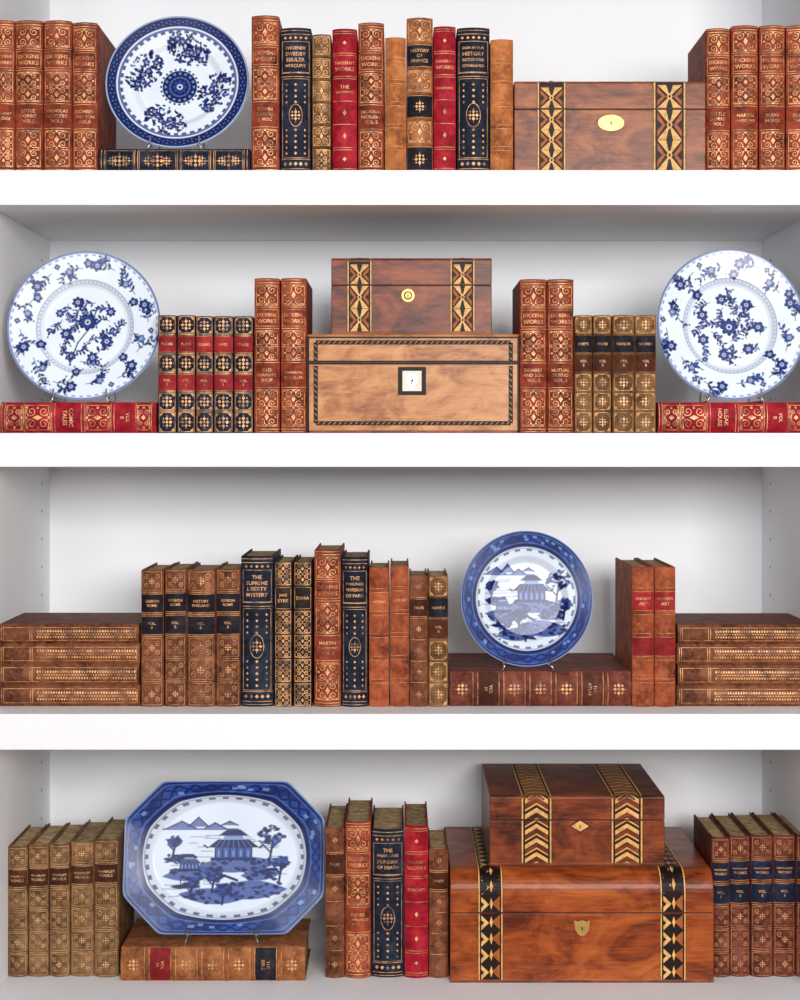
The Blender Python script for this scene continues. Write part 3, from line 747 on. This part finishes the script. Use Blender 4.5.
def plate(name,kind,cx,cy,rx,ry,f,suppz,tilt,lift,octa=False):
    NT,NA=(170,600) if not octa else (190,880)
    th=np.linspace(0,2*np.pi,NA,endpoint=False)
    al=math.radians(tilt)
    Rx=rx*S*f;Ry=ry*S*f/math.cos(al)
    R=Ry
    if octa:
        asp=Rx/Ry
        px=np.cos(th)*asp;py=np.sin(th)
        ch=.5
        rho=np.minimum(asp/np.maximum(np.abs(px),1e-6),1/np.maximum(np.abs(py),1e-6))
        cc=(asp+1-ch)/(np.abs(px)+np.abs(py))
        p=60.;rho=(rho**-p+cc**-p)**(-1/p)
        ex=px*rho;ey=py*rho
        exi=px*1.0;eyi=py*1.0
    else:
        ex=np.cos(th)*Rx/Ry;ey=np.sin(th);exi,eyi=ex,ey
    def prof(t):
        w=.60 if not octa else .72
        s=np.clip((t-(w-.07))/.13,0,1);s=s*s*(3-2*s)
        return (s*.085+np.clip(t-w-.06,0,1)*.22)*R
    tv=(np.arange(NT+1)/NT)
    rows=[]
    for t in tv[1:]:
        rows.append((t,-prof(t),1))
    back=[(1.006,-prof(1.)+.010*R,0),(.995,-prof(1.)+.028*R,0),(.9,-prof(.9)+.045*R,0),(.75,-prof(.75)+.05*R,0),(.62,.05*R,0),(.60,.085*R,0),(.56,.085*R,0),(.54,.045*R,0),(.3,.045*R,0)]
    rows+=back
    arr=np.zeros((1+len(rows)*NA+1,3));T=np.zeros(len(arr));fl=np.zeros(len(arr));TH=np.zeros(len(arr))
    fl[0]=1
    for i,(t,yy,fr) in enumerate(rows):
        b=min(1,max(0,(t-.66)/.34)) if octa else 1
        gx=exi*1.09*(1-b)+ex*b if octa else ex;gy=eyi*1.09*(1-b)+ey*b if octa else ey
        s0=1+i*NA;arr[s0:s0+NA,0]=gx*t*R;arr[s0:s0+NA,1]=yy;arr[s0:s0+NA,2]=gy*t*R;T[s0:s0+NA]=t;fl[s0:s0+NA]=fr;TH[s0:s0+NA]=th
    arr[-1]=(0,.045*R,0)
    faces=[]
    for j in range(NA):faces.append((0,1+j,1+(j+1)%NA))
    for i in range(len(rows)-1):
        a=1+i*NA;b2=a+NA
        for j in range(NA):
            k=(j+1)%NA;faces.append((a+j,b2+j,b2+k,a+k))
    a=1+(len(rows)-1)*NA;last=len(arr)-1
    for j in range(NA):faces.append((a+j,last,a+(j+1)%NA))
    me=bpy.data.meshes.new(name);me.from_pydata(arr.tolist(),[],faces)
    me.polygons.foreach_set('use_smooth',[True]*len(faces))
    col=np.ones((len(arr),4));c=paint(kind,arr[:,0]/R,arr[:,2]/R,T,TH)
    c[fl<.5]=WHITE
    col[:,:3]=c
    at=me.color_attributes.new('glaze','FLOAT_COLOR','POINT');at.data.foreach_set('color',col.ravel())
    me.materials.append(MATS['blue_white_glaze'])
    ob=bpy.data.objects.new(name,me);scene.collection.objects.link(ob)
    ob.rotation_euler=(-al,0,0)
    zmin=suppz+lift
    ca,sa=math.cos(-al),math.sin(-al)
    pts=[(yy*ca-(-t*R)*sa, yy*sa+(-t*R)*ca) for t,yy,_ in rows]
    lowz=min(p[1] for p in pts)
    cz=zmin-lowz
    cyw=Fd(f)
    ob.location=(X(cx,f),cyw,cz)
    low=min(pts,key=lambda p:p[1]);ly=cyw+low[0]
    st=MB('wire_plate_stand',(X(cx,f),ly,suppz))
    r=.0012;gx=Rx*.34
    for sx in(-1,1):
        x=X(cx,f)+sx*gx
        drop=0
        if not octa:
            drop=Ry*(1-math.sqrt(1-(gx/Rx)**2))*math.cos(al)
        zb=zmin+drop-.0022; zg=suppz+r
        ylow=ly+drop*math.tan(al)*1.0
        tube(st,[(x,ylow-.010,zb+.012),(x,ylow-.0105,zb+.004),(x,ylow-.008,zb-.0003),(x,ylow+.0,zb-.0008),(x,ylow+.010,zb-.001),(x,ylow+.022,zb+.004)],r,'steel_wire')
        tube(st,[(x,ylow-.008,zb),(x+sx*.002,ylow-.009,(zb+zg)/2),(x+sx*.003,ylow-.010,zg)],r,'steel_wire')
        tube(st,[(x+sx*.003,ylow-.010,zg),(x,ylow+.03,zg),(x,ylow+.062+.05*math.sin(al),zg)],r,'steel_wire')
        yt=ylow+.062+.05*math.sin(al)
        tube(st,[(x,yt,zg),(X(cx,f)+sx*gx*.5,cyw+.0+.09*Ry/.1*math.sin(al)+.02,cz+Ry*.25)],r,'steel_wire')
    yt=cyw+.09*Ry/.1*math.sin(al)+.02
    tube(st,[(X(cx,f)-gx*.5,yt,cz+Ry*.25),(X(cx,f),yt,cz+Ry*.3),(X(cx,f)+gx*.5,yt,cz+Ry*.25)],r,'steel_wire')
    return ob
plate('blue_and_white_plate','A',178.5,82,71,68,1.035,zA,11,.003)
plate('blue_and_white_plate','B',86,327,76,74.5,1.035,zB,11,.003)
plate('blue_and_white_plate','D',729,325.5,73.5,75.5,1.035,zD,11,.003)
plate('blue_and_white_plate','E',526,598.5,65.5,66,1.055,zE,11,.003)
plate('octagonal_platter','P',225,857,99.5,72,1.068,zP,12,.013,True)
for mb in PENDING: mb.build()
# ------------------------------------------------------------------ lights, world, camera
w=bpy.data.worlds.new('World');scene.world=w;w.use_nodes=True
bg=w.node_tree.nodes['Background'];bg.inputs[0].default_value=(.86,.93,1,1);bg.inputs[1].default_value=.34
def area(name,loc,tgt,sx,sy,e,col=(1,1,1)):
    l=bpy.data.lights.new(name,'AREA');l.shape='RECTANGLE';l.size=sx;l.size_y=sy;l.energy=e;l.color=col
    o=bpy.data.objects.new(name,l);o.location=loc;o.rotation_euler=(Vector(tgt)-Vector(loc)).to_track_quat('-Z','Y').to_euler();scene.collection.objects.link(o)
area('window_light',(.9,-3.8,2.0),(0,0,1.3),1.5,.9,122,(1,.985,.96))
area('window_light',(-1.2,-3.8,2.0),(0,0,1.25),1.0,.9,32,(.92,.97,1))
cam=bpy.data.cameras.new('camera');co=bpy.data.objects.new('camera',cam);scene.collection.objects.link(co)
co.location=(0,-D,CZ);co.rotation_euler=(math.pi/2,0,0)
cam.sensor_fit='VERTICAL';cam.sensor_height=36;cam.lens=36*D/(1000*S);cam.shift_y=-.06
scene.camera=co
